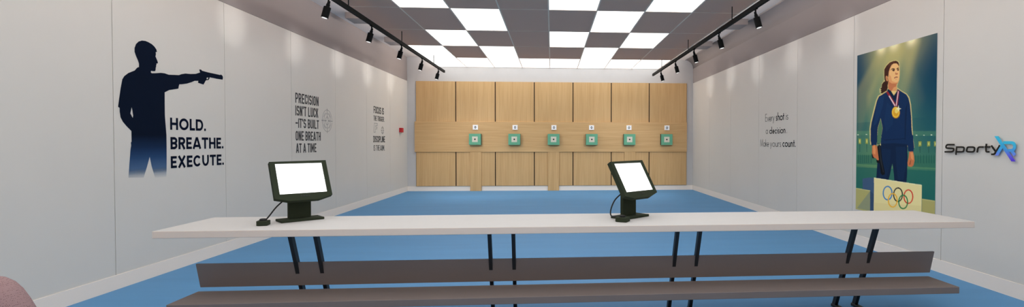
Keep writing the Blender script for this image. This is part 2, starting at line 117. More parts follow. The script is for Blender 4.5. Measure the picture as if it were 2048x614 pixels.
((30,125,70),1,[(0.7106,0.896),(0.7097,0.9041),(0.7066,0.912),(0.7014,0.9196),(0.6944,0.9264),(0.6858,0.9323),(0.6758,0.937),(0.6648,0.9403),(0.6534,0.9421),(0.6418,0.9424),(0.6306,0.941),(0.6201,0.9381),(0.6109,0.9337),(0.6032,0.928),(0.5974,0.9212),(0.5938,0.9136),(0.5924,0.9055),(0.5933,0.8972),(0.5966,0.8891),(0.602,0.8814),(0.6093,0.8745),(0.6183,0.8686),(0.6286,0.864),(0.6397,0.8609),(0.6512,0.8592),(0.6627,0.8592),(0.6738,0.8608),(0.684,0.8639),(0.6929,0.8684),(0.7003,0.874),(0.7058,0.8807),(0.7092,0.8881),(0.7106,0.896),(0.6973,0.8971),(0.6963,0.8905),(0.6936,0.8843),(0.6893,0.8787),(0.6836,0.8739),(0.6767,0.8701),(0.6688,0.8675),(0.6603,0.8662),(0.6514,0.8662),(0.6425,0.8675),(0.634,0.8701),(0.6261,0.8738),(0.6192,0.8787),(0.6136,0.8844),(0.6095,0.8908),(0.607,0.8975),(0.6063,0.9044),(0.6074,0.9111),(0.6102,0.9175),(0.6146,0.9231),(0.6205,0.9279),(0.6276,0.9316),(0.6356,0.9341),(0.6443,0.9354),(0.6532,0.9352),(0.662,0.9338),(0.6705,0.9311),(0.6782,0.9272),(0.6849,0.9224),(0.6903,0.9167),(0.6943,0.9104),(0.6966,0.9038),(0.6973,0.8971)]),
]
import bpy, bmesh, math, random
import numpy as np
from mathutils import Vector, Matrix
from mathutils.geometry import tessellate_polygon
random.seed(4)
PI = math.pi
scene = bpy.context.scene
COL = scene.collection
R = math.radians

# ---------------------------------------------------------------- materials
def lin(c):
    return tuple((v/255/12.92 if v/255 <= .04045 else ((v/255+.055)/1.055)**2.4) for v in c)
def mat(name, rgb, rough=.6, metal=0., emit=None, noise=0., nscale=(8, 8, 8), bump=0., spec=.5, srgb=True):
    m = bpy.data.materials.new(name); m.use_nodes = True
    nt = m.node_tree; b = nt.nodes['Principled BSDF']
    c = lin(rgb) if srgb else rgb
    b.inputs['Base Color'].default_value = (*c, 1)
    b.inputs['Roughness'].default_value = rough
    b.inputs['Metallic'].default_value = metal
    b.inputs['Specular IOR Level'].default_value = spec
    if emit:
        b.inputs['Emission Color'].default_value = (*emit[0], 1); b.inputs['Emission Strength'].default_value = emit[1]
    if noise or bump:
        tc = nt.nodes.new('ShaderNodeTexCoord'); mp = nt.nodes.new('ShaderNodeMapping'); mp.inputs['Scale'].default_value = nscale
        nz = nt.nodes.new('ShaderNodeTexNoise'); nz.inputs['Scale'].default_value = 1; nz.inputs['Detail'].default_value = 5
        nt.links.new(tc.outputs['Object'], mp.inputs['Vector']); nt.links.new(mp.outputs['Vector'], nz.inputs['Vector'])
        if noise:
            cr = nt.nodes.new('ShaderNodeValToRGB')
            cr.color_ramp.elements[0].position = .3; cr.color_ramp.elements[1].position = .7
            cr.color_ramp.elements[0].color = (*[v*(1-noise) for v in c], 1)
            cr.color_ramp.elements[1].color = (*[min(1, v*(1+noise)) for v in c], 1)
            nt.links.new(nz.outputs['Fac'], cr.inputs['Fac']); nt.links.new(cr.outputs['Color'], b.inputs['Base Color'])
        if bump:
            bp = nt.nodes.new('ShaderNodeBump'); bp.inputs['Strength'].default_value = bump; bp.inputs['Distance'].default_value = .002
            nt.links.new(nz.outputs['Fac'], bp.inputs['Height']); nt.links.new(bp.outputs['Normal'], b.inputs['Normal'])
    return m

M = {}
M['wall_panel'] = mat('wall_panel_laminate', (222, 217, 209), .4, noise=.012, nscale=(1.5, 1.5, 1.5), spec=.35)
M['seam'] = mat('seam_dark', (120, 115, 112), .8)
M['bulkhead'] = mat('bulkhead_paint', (156, 147, 144), .9, noise=.02, nscale=(.8, .8, .8))
M['white_wall'] = mat('white_wall_paint', (205, 202, 200), .8, noise=.01)
M['skirting'] = mat('skirting_paint', (250, 238, 226), .45)
M['soffit'] = mat('soffit_paint', (235, 225, 218), .9)
M['grid'] = mat('ceiling_grid_metal', (255, 232, 212), .6)
M['dark_tile'] = mat('dark_ceiling_tile', (224, 182, 160), .95, noise=.015, nscale=(60, 60, 60))
M['panel_light'] = mat('luminous_panel', (240, 240, 238), .6, emit=((1., .96, .91), 2.1))
M['panel_fill'] = mat('unseen_fill_panel', (240, 240, 238), .6, emit=((1., .935, .87), 1.4))
M['floor'] = mat('blue_floor', (88, 146, 194), .6, noise=.035, nscale=(.7, 5, 1), spec=.3)
M['black'] = mat('black_metal', (7, 7, 7), .75, spec=.2)
M['leg'] = mat('black_steel_leg', (22, 24, 27), .5)
M['table'] = mat('white_laminate', (201, 199, 197), .75, spec=.2, noise=.01)
M['table_edge'] = mat('table_edge_band', (240, 220, 204), .6)
M['taupe'] = mat('taupe_board', (126, 113, 108), .7, noise=.03, nscale=(2, 9, 9))
M['housing'] = mat('dark_green_plastic', (51, 58, 44), .85, spec=.15)
M['housing_dark'] = mat('monitor_button', (16, 17, 15), .5)
M['screen'] = mat('lit_screen', (250, 250, 250), .4, emit=((1, 1, 1), 1.3))
M['cable'] = mat('black_rubber', (10, 10, 10), .6)
M['lens'] = mat('lamp_lens', (255, 255, 250), .3, emit=((1, .97, .92), .7))
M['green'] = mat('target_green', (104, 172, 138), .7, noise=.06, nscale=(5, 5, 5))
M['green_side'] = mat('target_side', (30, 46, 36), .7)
M['cream'] = mat('target_card', (222, 214, 196), .8)
M['bull'] = mat('target_black', (18, 14, 14), .8)
M['plate'] = mat('number_plate_white', (255, 255, 255), .5)
M['ink'] = mat('black_ink', (20, 21, 24), .9, spec=.1)
M['gray_ink'] = mat('gray_vinyl', (76, 74, 74), .9, spec=.1)
M['thin_ink'] = mat('thin_gray_vinyl', (150, 147, 146), .8, spec=.1)
M['black_ink'] = mat('black_vinyl', (24, 23, 24), .9, spec=.1)
M['soft_ink'] = mat('soft_black_vinyl', (50, 48, 48), .9, spec=.1)
M['navy'] = mat('navy_vinyl', (4, 16, 38), .9, spec=.1)
M['red'] = mat('red_plastic', (200, 32, 42), .45)
M['logo_gray'] = mat('logo_charcoal', (44, 40, 34), .9, spec=.15)
M['void'] = mat('dark_gap', (38, 24, 14), .9)

def wood(name, horizontal=False):
    m = mat(name, (214, 176, 126), .5, spec=.3); nt = m.node_tree; b = nt.nodes['Principled BSDF']
    tc = nt.nodes.new('ShaderNodeTexCoord'); prev = None
    def nz(scale, detail, dist=0.):
        mp = nt.nodes.new('ShaderNodeMapping'); mp.inputs['Scale'].default_value = scale
        n = nt.nodes.new('ShaderNodeTexNoise'); n.inputs['Scale'].default_value = 1; n.inputs['Detail'].default_value = detail; n.inputs['Distortion'].default_value = dist
        oi = nt.nodes.new('ShaderNodeObjectInfo'); ad = nt.nodes.new('ShaderNodeVectorMath'); ad.operation = 'ADD'
        nt.links.new(tc.outputs['Object'], mp.inputs['Vector']); nt.links.new(mp.outputs['Vector'], ad.inputs[0]); nt.links.new(oi.outputs['Random'], ad.inputs[1])
        sc = nt.nodes.new('ShaderNodeVectorMath'); sc.operation = 'MULTIPLY_ADD'; sc.inputs[1].default_value = (1, 1, 1)
        nt.links.new(ad.outputs[0], n.inputs['Vector']); return n
    fine = nz((1.2, 3, 45) if horizontal else (45, 3, 1.2), 4, .3)
    broad = nz((.5, 1, 5) if horizontal else (5, 1, .5), 3, .6)
    r1 = nt.nodes.new('ShaderNodeValToRGB'); r1.color_ramp.elements[0].position = .3; r1.color_ramp.elements[1].position = .72
    r1.color_ramp.elements[0].color = (*lin((205, 164, 112)), 1); r1.color_ramp.elements[1].color = (*lin((219, 182, 130)), 1)
    r2 = nt.nodes.new('ShaderNodeValToRGB'); r2.color_ramp.elements[0].position = .3; r2.color_ramp.elements[1].position = .7
    r2.color_ramp.elements[0].color = (.93, .91, .88, 1); r2.color_ramp.elements[1].color = (1.0, 1.0, 1.0, 1)
    mx = nt.nodes.new('ShaderNodeMix'); mx.data_type = 'RGBA'; mx.blend_type = 'MULTIPLY'; mx.inputs[0].default_value = 1
    nt.links.new(fine.outputs['Fac'], r1.inputs['Fac']); nt.links.new(broad.outputs['Fac'], r2.inputs['Fac'])
    nt.links.new(r1.outputs['Color'], mx.inputs[6]); nt.links.new(r2.outputs['Color'], mx.inputs[7]); nt.links.new(mx.outputs[2], b.inputs['Base Color'])
    return m
M['wood_v'] = wood('birch_vertical_grain'); M['wood_h'] = wood('birch_horizontal_grain', True)

def ramp_z(name, stops, z0, z1, alpha=False):
    """print whose colour runs with height (stops: (position from z0 to z1, rgb, alpha))"""
    m = mat(name, (0, 0, 0), .9, spec=.1); nt = m.node_tree; b = nt.nodes['Principled BSDF']
    tc = nt.nodes.new('ShaderNodeTexCoord'); sp = nt.nodes.new('ShaderNodeSeparateXYZ'); mr = nt.nodes.new('ShaderNodeMapRange')
    mr.inputs['From Min'].default_value = z0; mr.inputs['From Max'].default_value = z1
    cr = nt.nodes.new('ShaderNodeValToRGB')
    el = cr.color_ramp.elements
    for e, (p, c, a) in ((el[0], stops[0]), (el[1], stops[-1])): e.position = p; e.color = (*lin(c), a)
    for p, c, a in stops[1:-1]: e = el.new(p); e.color = (*lin(c), a)
    nt.links.new(tc.outputs['Object'], sp.inputs[0]); nt.links.new(sp.outputs['Z'], mr.inputs['Value']); nt.links.new(mr.outputs[0], cr.inputs['Fac'])
    nt.links.new(cr.outputs['Color'], b.inputs['Base Color'])
    if alpha: nt.links.new(cr.outputs['Alpha'], b.inputs['Alpha'])
    return m
M['sil'] = ramp_z('navy_fading_vinyl', [(0, (150, 165, 185), 0.), (.10, (120, 145, 172), .2), (.22, (82, 112, 150), .8), (.41, (42, 72, 112), 1), (.61, (22, 44, 76), 1), (.84, (5, 18, 38), 1)], .985, 1.5, True)
M['logo_x'] = ramp_z('cyan_violet_print', [(0, (96, 60, 225), 1), (.22, (110, 110, 240), 1), (.55, (70, 180, 235), 1), (1, (72, 205, 235), 1)], 1.19, 1.41)
M['logo_r'] = ramp_z('blue_cyan_print', [(0, (140, 130, 245), 1), (.35, (90, 160, 240), 1), (.7, (75, 195, 235), 1), (1, (72, 205, 235), 1)], 1.22, 1.37)

def seat_mat(name, rgb, hole):
    m = mat(name, rgb, .85, spec=.2); nt = m.node_tree; b = nt.nodes['Principled BSDF']
    tc = nt.nodes.new('ShaderNodeTexCoord'); vo = nt.nodes.new('ShaderNodeTexVoronoi'); vo.inputs['Scale'].default_value = 260; vo.inputs['Randomness'].default_value = .45
    cr = nt.nodes.new('ShaderNodeValToRGB'); cr.color_ramp.elements[0].position = .2; cr.color_ramp.elements[1].position = .3
    cr.color_ramp.elements[0].color = (*lin(hole), 1); cr.color_ramp.elements[1].color = (*lin(rgb), 1)
    nt.links.new(tc.outputs['Object'], vo.inputs['Vector']); nt.links.new(vo.outputs['Distance'], cr.inputs['Fac']); nt.links.new(cr.outputs['Color'], b.inputs['Base Color'])
    return m
M['seat'] = seat_mat('perforated_pink_fabric', (154, 126, 127), (92, 66, 68)); M['seat_front_shade'] = seat_mat('perforated_pink_fabric_shaded', (138, 98, 88), (82, 48, 46))  # front face: darker copy of the fabric, shade put into the colour

# ---------------------------------------------------------------- mesh helpers
def box(bm, x0, x1, y0, y1, z0, z1, mi=0, mtx=None):
    vs = [bm.verts.new((x, y, z)) for x in (x0, x1) for y in (y0, y1) for z in (z0, z1)]
    if mtx is not None:
        for v in vs: v.co = mtx @ v.co
    fs = []
    for idx in ((0, 1, 3, 2), (4, 6, 7, 5), (0, 4, 5, 1), (2, 3, 7, 6), (0, 2, 6, 4), (1, 5, 7, 3)):
        f = bm.faces.new([vs[i] for i in idx]); f.material_index = mi; fs.append(f)
    return vs, fs
def link(name, bm, mats, parent=None, smooth=False, bevel=0., loc=None):
    bmesh.ops.recalc_face_normals(bm, faces=bm.faces[:])
    me = bpy.data.meshes.new(name); bm.to_mesh(me); bm.free()
    for m in (mats if isinstance(mats, (list, tuple)) else [mats]): me.materials.append(m)
    if smooth:
        for p in me.polygons: p.use_smooth = True
    o = bpy.data.objects.new(name, me); COL.objects.link(o)
    if parent is not None: o.parent = parent
    if loc: o.location = loc
    if bevel:
        b = o.modifiers.new('bevel', 'BEVEL'); b.width = bevel; b.segments = 2; b.limit_method = 'ANGLE'; b.angle_limit = R(40)
    return o
def tag(o, label, cat, group=None, kind=None):
    o['label'] = label; o['category'] = cat
    if group: o['group'] = group
    if kind: o['kind'] = kind
    return o
def thing(name, label, cat, loc=(0, 0, 0), rz=0., group=None):
    o = bpy.data.objects.new(name, None); COL.objects.link(o); o.location = loc; o.rotation_euler = (0, 0, rz); o.empty_display_size = .1
    return tag(o, label, cat, group)
def struct(o): o['kind'] = 'structure'; return o
def boxes(name, lst, mats, parent=None, bevel=0., loc=None):
    bm = bmesh.new()
    for b in lst: box(bm, *b)
    return link(name, bm, mats, parent, bevel=bevel, loc=loc)
def tube(bm, pts, r, n=8, close_ends=True):
    pts = [Vector(p) for p in pts]; rings = []
    for i, p in enumerate(pts):
        d = (pts[min(i+1, len(pts)-1)]-pts[max(i-1, 0)]).normalized()
        a = d.orthogonal().normalized() if i == 0 else (a-d*a.dot(d)).normalized()
        b = d.cross(a); rr = r[i] if isinstance(r, (list, tuple)) else r
        rings.append([bm.verts.new(p+(a*math.cos(t)+b*math.sin(t))*rr) for t in [2*PI*k/n for k in range(n)]])
    for q, s in zip(rings, rings[1:]):
        for k in range(n): bm.faces.new((q[k], q[(k+1) % n], s[(k+1) % n], s[k]))
    if close_ends: bm.faces.new(rings[0][::-1]); bm.faces.new(rings[-1])
def prism(bm, loops, to3, d0, d1, mi=0):
    """extrude a polygon (outer loop + holes) between depths d0 and d1; to3(a, b, d) -> point"""
    flat = [p for l in loops for p in l]
    tri = tessellate_polygon([[Vector((p[0], p[1], 0)) for p in l] for l in loops])
    A = [bm.verts.new(to3(p[0], p[1], d0)) for p in flat]; B = [bm.verts.new(to3(p[0], p[1], d1)) for p in flat]
    for t in tri:
        for V in (A, B):
            try: f = bm.faces.new([V[i] for i in t]); f.material_index = mi
            except ValueError: pass
    k = 0
    for l in loops:
        n = len(l)
        for i in range(n):
            j = (i+1) % n
            try: f = bm.faces.new((A[k+i], A[k+j], B[k+j], B[k+i])); f.material_index = mi
            except ValueError: pass
        k += n
def stroke_poly(pts, w):
    """outline of a constant-width stroke along a polyline, mitred"""
    P = [np.array(p, float) for p in pts]
    P = [P[0]]+[b for a, b in zip(P, P[1:]) if np.linalg.norm(b-a) > 1e-5]; closed = np.allclose(P[0], P[-1]) and len(P) > 3
    if closed: P = P[:-1]
    n = len(P); L = []; Rr = []
    for i in range(n):
        if closed: a, b, c = P[i-1], P[i], P[(i+1) % n]
        else: a, b, c = P[max(i-1, 0)], P[i], P[min(i+1, n-1)]
        d1 = b-a; d2 = c-b
        if not closed and i == 0: d1 = d2
        if not closed and i == n-1: d2 = d1
        d1 = d1/(np.linalg.norm(d1)+1e-9); d2 = d2/(np.linalg.norm(d2)+1e-9)
        n1 = np.array([-d1[1], d1[0]]); n2 = np.array([-d2[1], d2[0]]); m = n1+n2; ml = np.linalg.norm(m)
        if ml < .3: m = n1; s = 1
        else: m = m/ml; s = min(1/max(m@n1, .35), 2.5)
        L.append(b+m*s*w/2); Rr.append(b-m*s*w/2)
    if closed: return [list(map(tuple, L)), list(map(tuple, Rr[::-1]))]
    return [list(map(tuple, L+Rr[::-1]))]

# ---------------------------------------------------------------- stroke lettering
def arc(cx, cy, rx, ry, a0, a1, n=9):
    return [(cx+rx*math.cos(R(a0+(a1-a0)*k/n)), cy+ry*math.sin(R(a0+(a1-a0)*k/n))) for k in range(n+1)]
def caps(ch, W, t, r):
    """centre-line strokes of a capital in a cell W wide, 1 high; t = stroke width, r = corner radius (vertical); returns strokes, advance width"""
    h = t/2; x0, x1, y0, y1 = h, W-h, h, 1-h; rx = (x1-x0)/2; ry = min(r, (y1-y0)/2); cx = W/2; mid = .5
    O = arc(cx, y1-ry, rx, ry, 0, 180)+arc(cx, y0+ry, rx, ry, 180, 360)
    O.append(O[0])
    def bowl(xa, ya, yb, w=None):
        w = w or rx*1.0; rr = min((yb-ya)/2, ry); xm = x1-min(w, rr*1.0 if rr > w else w)
        return [(xa, ya), (xm, ya)]+arc(xm, ya+rr, x1-xm, rr, -90, 0)+arc(xm, yb-rr, x1-xm, rr, 0, 90)+[(xm, yb), (xa, yb)]
    if ch == 'O': return [O], W
    if ch == 'C': return [arc(cx, y1-ry, rx, ry, 38, 180)+arc(cx, y0+ry, rx, ry, 180, 322)] if r > .4 else [[(x1, y1-ry-.1)]+arc(cx, y1-ry, rx, ry, 0, 180)+arc(cx, y0+ry, rx, ry, 180, 360)+[(x1, y0+ry+.1)]], W
    if ch == 'G': return [[(x1, y1-ry-.08)]+arc(cx, y1-ry, rx, ry, 0, 180)+arc(cx, y0+ry, rx, ry, 180, 360)+[(x1, .48), (cx, .48)]], W
    if ch == 'D': return [bowl(x0, y0, y1)+[(x0, y0)]], W
    if ch == 'U': return [[(x0, 1)]+arc(cx, y0+ry, rx, ry, 180, 360)+[(x1, 1)]], W
    if ch == 'H': return [[(x0, 0), (x0, 1)], [(x1, 0), (x1, 1)], [(x0, mid), (x1, mid)]], W
    if ch == 'I': return [[(h, 0), (h, 1)]], t
    if ch == 'L': return [[(x0, 1), (x0, y0), (W*.92, y0)]], W*.92
    if ch == 'T': return [[(0, y1), (W, y1)], [(cx, 0), (cx, y1)]], W
    if ch == 'E': return [[(W*.92, y1), (x0, y1), (x0, y0), (W*.92, y0)], [(x0, mid), (W*.84, mid)]], W*.92
    if ch == 'F': return [[(W*.92, y1), (x0, y1), (x0, 0)], [(x0, mid), (W*.84, mid)]], W*.92
    if ch == 'B': return [bowl(x0, mid, y1)+[(x0, mid)], bowl(x0, y0, mid)+[(x0, y0)], [(x0, 0), (x0, 1)]], W
    if ch == 'P': return [bowl(x0, mid-.06, y1), [(x0, 0), (x0, 1)]], W
    if ch == 'R': return [bowl(x0, mid-.02, y1), [(x0, 0), (x0, 1)], [(cx, mid-.02), (x1+h*.2, 0)]], W
    if ch == 'A': return [[(h*.8, 0), (cx-h*.15, 1)], [(W-h*.8, 0), (cx+h*.15, 1)], [(W*.24, .26), (W*.76, .26)]], W
    if ch == 'X': return [[(h, 0), (x1, 1)], [(h, 1), (x1, 0)]], W
    if ch == 'K': return [[(x0, 0), (x0, 1)], [(x1, 1), (x0+h, .42)], [(cx*.9, .55), (x1+h*.2, 0)]], W
    if ch == 'N': return [[(x0, 0), (x0, 1)], [(x1, 0), (x1, 1)], [(x0, 1-h*.3), (x1, h*.3)]], W
    if ch == 'M': w = W*1.25; return [[(h, 0), (h, 1)], [(w-h, 0), (w-h, 1)], [(h, 1-h*.3), (w/2, .3), (w-h, 1-h*.3)]], w
    if ch == 'S':
        q = min(ry, (y1-y0)/4)
        return [[(x1, y1-q-.02)]+arc(cx, y1-q, rx, q, 0, 180)+[(x0, .62)]+arc(cx, .62, rx, .12, 180, 250, 3)+arc(cx, .38, rx, .12, 70, 0, 3)+arc(cx, y0+q, rx, q, 0, -180)+[(x0, y0+q+.02)]] if r < .4 else \
            [arc(cx, .745, rx, y1-.745, 20, 270)+arc(cx, .255+.0, rx, .245+.0, 90, -160)], W
    if ch == '.': return [[(h, 0), (h, t)]], t
    if ch == "'": return [[(h, 1), (h*.9, .72)]], t
    if ch == '-': return [[(0, mid), (W*.85, mid)]], W*.85
    if ch == ' ': return [], W*.42
    raise KeyError(ch)
def lower(ch, t):
    """geometric sans lower case: x-height .55, ascender 1.02, descender -.32"""
    h = t/2; X = .56; r = .26; ry = X/2-h*.6
    bowl = lambda cx: arc(cx, X/2, r, ry, 0, 360, 18)
    if ch == 'E': return [[(.42, 1-h), (h, 1-h), (h, h), (.42, h)], [(h, .52), (.38, .52)]], .44
    if ch == 'M': return [[(h, 0), (.12, 1), (.42, .1), (.72, 1), (.84-h, 0)]], .84
    if ch == 'v': return [[(h, X), (.22, .02), (.44-h, X)]], .44
    if ch == 'e': return [[(h+.01, X/2), (.52-h, X/2)]+arc(.26, X/2, .26-h, ry, 0, 320, 16)], .52
    if ch == 'r': return [[(h, 0), (h, X)], [(h, X*.6)]+arc(.2, X*.62, .2-h, X*.33, 170, 70, 5)], .26
    if ch == 'y': return [[(h, X), (.22, .02)], [(.44-h, X), (.1, -.3)]], .44
    if ch == 's': return [arc(.15, .42, .15-h, .12, 30, 250, 8)+arc(.15, .15, .15-h, .13, 80, -150, 8)], .32
    if ch == 'h': return [[(h, 0), (h, 1.02)], [(h, .3)]+arc(.22, .32, .22-h, .22, 180, 0, 8)+[(.44-h, 0)]], .46
    if ch == 'o': return [bowl(.28)], .56
    if ch == 't': return [[(.12, 0), (.12, .84)], [(0, X-h*.5), (.25, X-h*.5)]], .25
    if ch == 'i': return [[(h, 0), (h, X)], [(h, .72), (h, .72+t)]], t
    if ch == 'a': return [bowl(.28), [(.54, 0), (.54, X)]], .54+h
    if ch == 'd': return [bowl(.28), [(.54, 0), (.54, 1.02)]], .54+h
    if ch == 'c': return [arc(.26, X/2, .26-h, ry, 45, 315, 12)], .46
    if ch == 'n': return [[(h, 0), (h, X)], [(h, .3)]+arc(.22, .32, .22-h, .22, 180, 0, 8)+[(.44-h, 0)]], .46
    if ch == 'u': return [[(h, X)]+arc(.22, .24, .22-h, .22, 180, 360, 8)+[(.44-h, X)], [(.44-h, 0), (.44-h, X)]], .46
    if ch == 'k': return [[(h, 0), (h, 1.02)], [(.36, X), (h, .25)], [(.15, .36), (.4, 0)]], .4
    if ch == '.': return [[(h, 0), (h, t*1.1)]], t
    if ch == ' ': return [], .2
    raise KeyError(ch)
def line_strokes(text, glyph, gap, t):
    out = []; x = 0
    for ch in text:
        tt = t(ch) if callable(t) else t
        st, adv = glyph(ch, tt)
        for s in st: out.append(([(x+p[0], p[1]) for p in s], tt))
        x += adv+gap
    return out, x-gap
def lettering(bm, text, glyph, gap, t, a0, a1, base, height, to3, thick=.0015, mi=0):
    """fit a line of text between a0 and a1 on the wall, base line at `base`"""
    st, w = line_strokes(text, glyph, gap, t); sx = (a1-a0)/w
    for i_, (s, tt) in enumerate(st):
        # the stroke outline is worked out in text units scaled to metres
        pts = [(p[0]*abs(sx)/height, p[1]) for p in s]
        k = abs(sx)/height
        for q in [stroke_poly([(p[0]*height, p[1]*height) for p in pts], tt*height*(.5+.5*min(1, k)))]:
            loops = [[(a0+(u if sx > 0 else -u), base+v) for u, v in l] for l in q]
            prism(bm, loops, to3, 0, thick+.00012*(i_ % 6), mi)
XL, XR, YF, YB = -3.98, 4.03, 14.1, -3.6
ZP, ZC, ZR, ZS = 3.05, 3.70, 3.445, .132      # panel top, ceiling, tile raft, skirting top
onL = lambda y, z, d: Vector((XL+.0005+d, y, z))
onR = lambda y, z, d: Vector((XR-.0005-d, y, z))

# ---------------------------------------------------------------- setting
def slab(name, b, m): return struct(boxes(name, [b], m))
slab('floor', (XL-.3, XR+.3, YB-.2, YF+.2, -.1, 0), M['floor'])
slab('ceiling', (XL-.3, XR+.3, YB-.2, YF+.2, ZC, ZC+.1), M['soffit'])
def side_wall(name, x, s, seams):
    """laminate panels with fine seams over a dark backing; painted bulkhead above"""
    bm = bmesh.new(); g = .003
    ed = [YB]+seams+[YF]
    for a, b in zip(ed, ed[1:]):
        lo = a+(g if a != YB else 0); hi = b-(g if b != YF else 0)
        box(bm, *sorted((x, x+s*.03)), lo, hi, 0, ZP-.004, 0)
    box(bm, *sorted((x+s*.012, x+s*.2)), YB, YF, 0, ZP, 1)
    if s < 0: box(bm, *sorted((x, x+s*.2)), YB, YF, ZP, ZC, 2)
    else:
        r = .24; prof = [(x, ZP), (x, ZC-r)]+[(x-r+r*math.cos(a), ZC-r+r*math.sin(a)) for a in [PI/2*k/8 for k in range(1, 9)]]+[(x+.2, ZC), (x+.2, ZP)]
        prism(bm, [prof], lambda a, b, d: Vector((a, d, b)), YB, YF, 2)
    o = struct(link(name, bm, [M['wall_panel'], M['seam'], M['bulkhead']]))
    for p in o.data.polygons:
        if p.material_index == 2 and s > 0 and abs(p.normal.x) > .05 and abs(p.normal.z) > .05: p.use_smooth = True
    return o
side_wall('wall_left', XL, -1, [-2.98+1.56*k for k in range(11)])
side_wall('wall_right', XR, 1, [-2.75+1.5345*k for k in range(11)])
slab('wall_far', (XL-.2, XR+.2, YF, YF+.2, 0, ZC), M['white_wall'])
slab('wall_rear', (XL-.2, XR+.2, YB-.2, YB, 0, ZC), M['wall_panel'])
slab('baseboard_left', (XL, XL+.006, YB, YF, 0, ZS), M['skirting'])
slab('baseboard_right', (XR-.006, XR, YB, YF, 0, ZS), M['skirting'])
slab('baseboard_far', (XL, XR, YF-.014, YF, 0, ZS), M['skirting'])
for k, y in enumerate((9.32, 11.43)):
    slab('trim_%d' % (k+1), (-3.72, 3.72, y, y+.42, 3.59, ZC), M['bulkhead'])

# tile raft: columns 0..7 from the left, rows counted from the far wall
cx = [-3.125+.7685*k for k in range(9)]; ry = [YF-1.537*k for k in range(12)]
lit = {0: set(range(8)), 1: {0, 2, 5}}
def is_lit(r, c): return c in (lit[r] if r in lit else ({1, 4, 6} if r % 2 == 0 else {2, 5}))
bm = bmesh.new(); gw = .011
for x in cx: box(bm, x-gw, x+gw, ry[-1], YF, ZR-.004, ZR)
for i, y in enumerate(ry):
    for a, b in zip(cx, cx[1:]): box(bm, a+gw, b-gw, y-(.007 if i else .012), y+(.007 if i else 0), ZR-.0035, ZR)
tag(link('suspension_grid', bm, M['grid']), 'pale metal grid of the suspended ceiling holding the panels', 'ceiling grid')
ordn = ['first', 'second', 'third', 'fourth', 'fifth', 'sixth', 'seventh', 'eighth']
rown = ['row touching the far wall', 'second row from the far wall', 'third row from the far wall', 'fourth row from the far wall', 'nearest visible row']
for L_ in (True, False):
    me = None
    for r in range(5):
        for c in range(8):
            if is_lit(r, c) != L_: continue
            nm = 'luminous_panel' if L_ else 'acoustic_tile'
            if me is None:
                b_ = bmesh.new(); box(b_, .001, .7675, .001, 1.536, 0, .02)
                o = link(nm, b_, M['panel_light' if L_ else 'dark_tile']); me = o.data
            else: o = bpy.data.objects.new(nm, me); COL.objects.link(o)
            o.location = (cx[c], ry[r+1], ZR+.0005)
            tag(o, '%s, %s, %s from the left' % ('glowing white ceiling panel' if L_ else 'dark grey ceiling tile', rown[r], ordn[c]), 'ceiling light' if L_ else 'ceiling tile', 'luminous ceiling panels' if L_ else 'grey ceiling tiles')
bm = bmesh.new()
for r in range(5, 11):  # unseen rows, all made to glow as fill for the near end
    for c in range(8): box(bm, cx[c]+gw, cx[c+1]-gw, ry[r+1]+.007, ry[r]-.007, ZR+.001, ZR+.021, 0)
struct(link('ceiling', bm, [M['panel_fill']]))

# ---------------------------------------------------------------- far wall: wood
px = [-3.737+1.083*k for k in range(8)]
clad = thing('wood_cladding', 'light wood cladding across the far wall with a wide band and three short posts', 'wood cladding', (0, YF-.0005, 0))
bm = bmesh.new(); box(bm, px[0]-.005, px[7]+.005, -.0175, 0, ZS+.006, 3.036)
link('backing_board', bm, M['void'], clad)
for k in range(7):
    g0 = .004 if k == 0 else .013; g1 = .004 if k == 6 else .013
    o = boxes('panel', [(0, px[k+1]-px[k]-g0-g1, -.018, 0, 0, 2.9)], M['wood_v'], bevel=.002, loc=(px[k]+g0, -.018, .139), parent=clad)
o = boxes('band', [(0, 7.61, -.03, 0, 0, .84)], M['wood_h'], bevel=.004, loc=(-3.768, -.036, 1.086), parent=clad)
for k, (x0, n) in enumerate(((-2.262, 'leftmost post, below the first target'), (-.108, 'middle post, below the third target'), (2.05, 'rightmost post, behind the right monitor'))):
    o = boxes('post', [(0, .31, -.03, 0, 0, 1.084)], M['wood_h' if 0 else 'wood_v'], bevel=.003, loc=(x0, -.037, .0), parent=clad)

# targets
tx = [-2.11, -1.035, .05, 1.115, 2.18, 3.235]
pxn = [-2.112, -1.02, .06, 1.115, 2.175, 3.262]
YT = YF-.067
protoT = None
def copy_thing(root, loc, label):
    r = root.copy(); COL.objects.link(r); r.location = loc; r['label'] = label
    for ch in root.children:
        c = ch.copy(); COL.objects.link(c); c.parent = r
        for g in ch.children:
            d = g.copy(); COL.objects.link(d); d.parent = c
    return r
for k in range(6):
    lab = 'mint green box target with cream card and black dot, %s from the left' % ordn[k]; loc = (tx[k], YT, 1.437)
    if k == 0:
        t = thing('box_target', lab, 'target', loc, group='targets on the wood band')
        bm = bmesh.new(); vs, fs = box(bm, -.163, .163, -.115, 0, -.152, .152)
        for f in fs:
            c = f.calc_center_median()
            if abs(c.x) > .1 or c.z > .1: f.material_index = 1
        link('housing', bm, [M['green'], M['green_side']], t)
        cd = boxes('target_card', [(-.076, .076, -.118, -.114, -.076, .076)], M['cream'], t)
        bm = bmesh.new(); prism(bm, [arc(0, 0, .022, .022, 0, 345, 23)], lambda a, b, d: Vector((a, d, b)), -.1195, -.117); link('bullseye', bm, M['bull'], cd)
        protoT = t
    else: copy_thing(protoT, loc, lab)
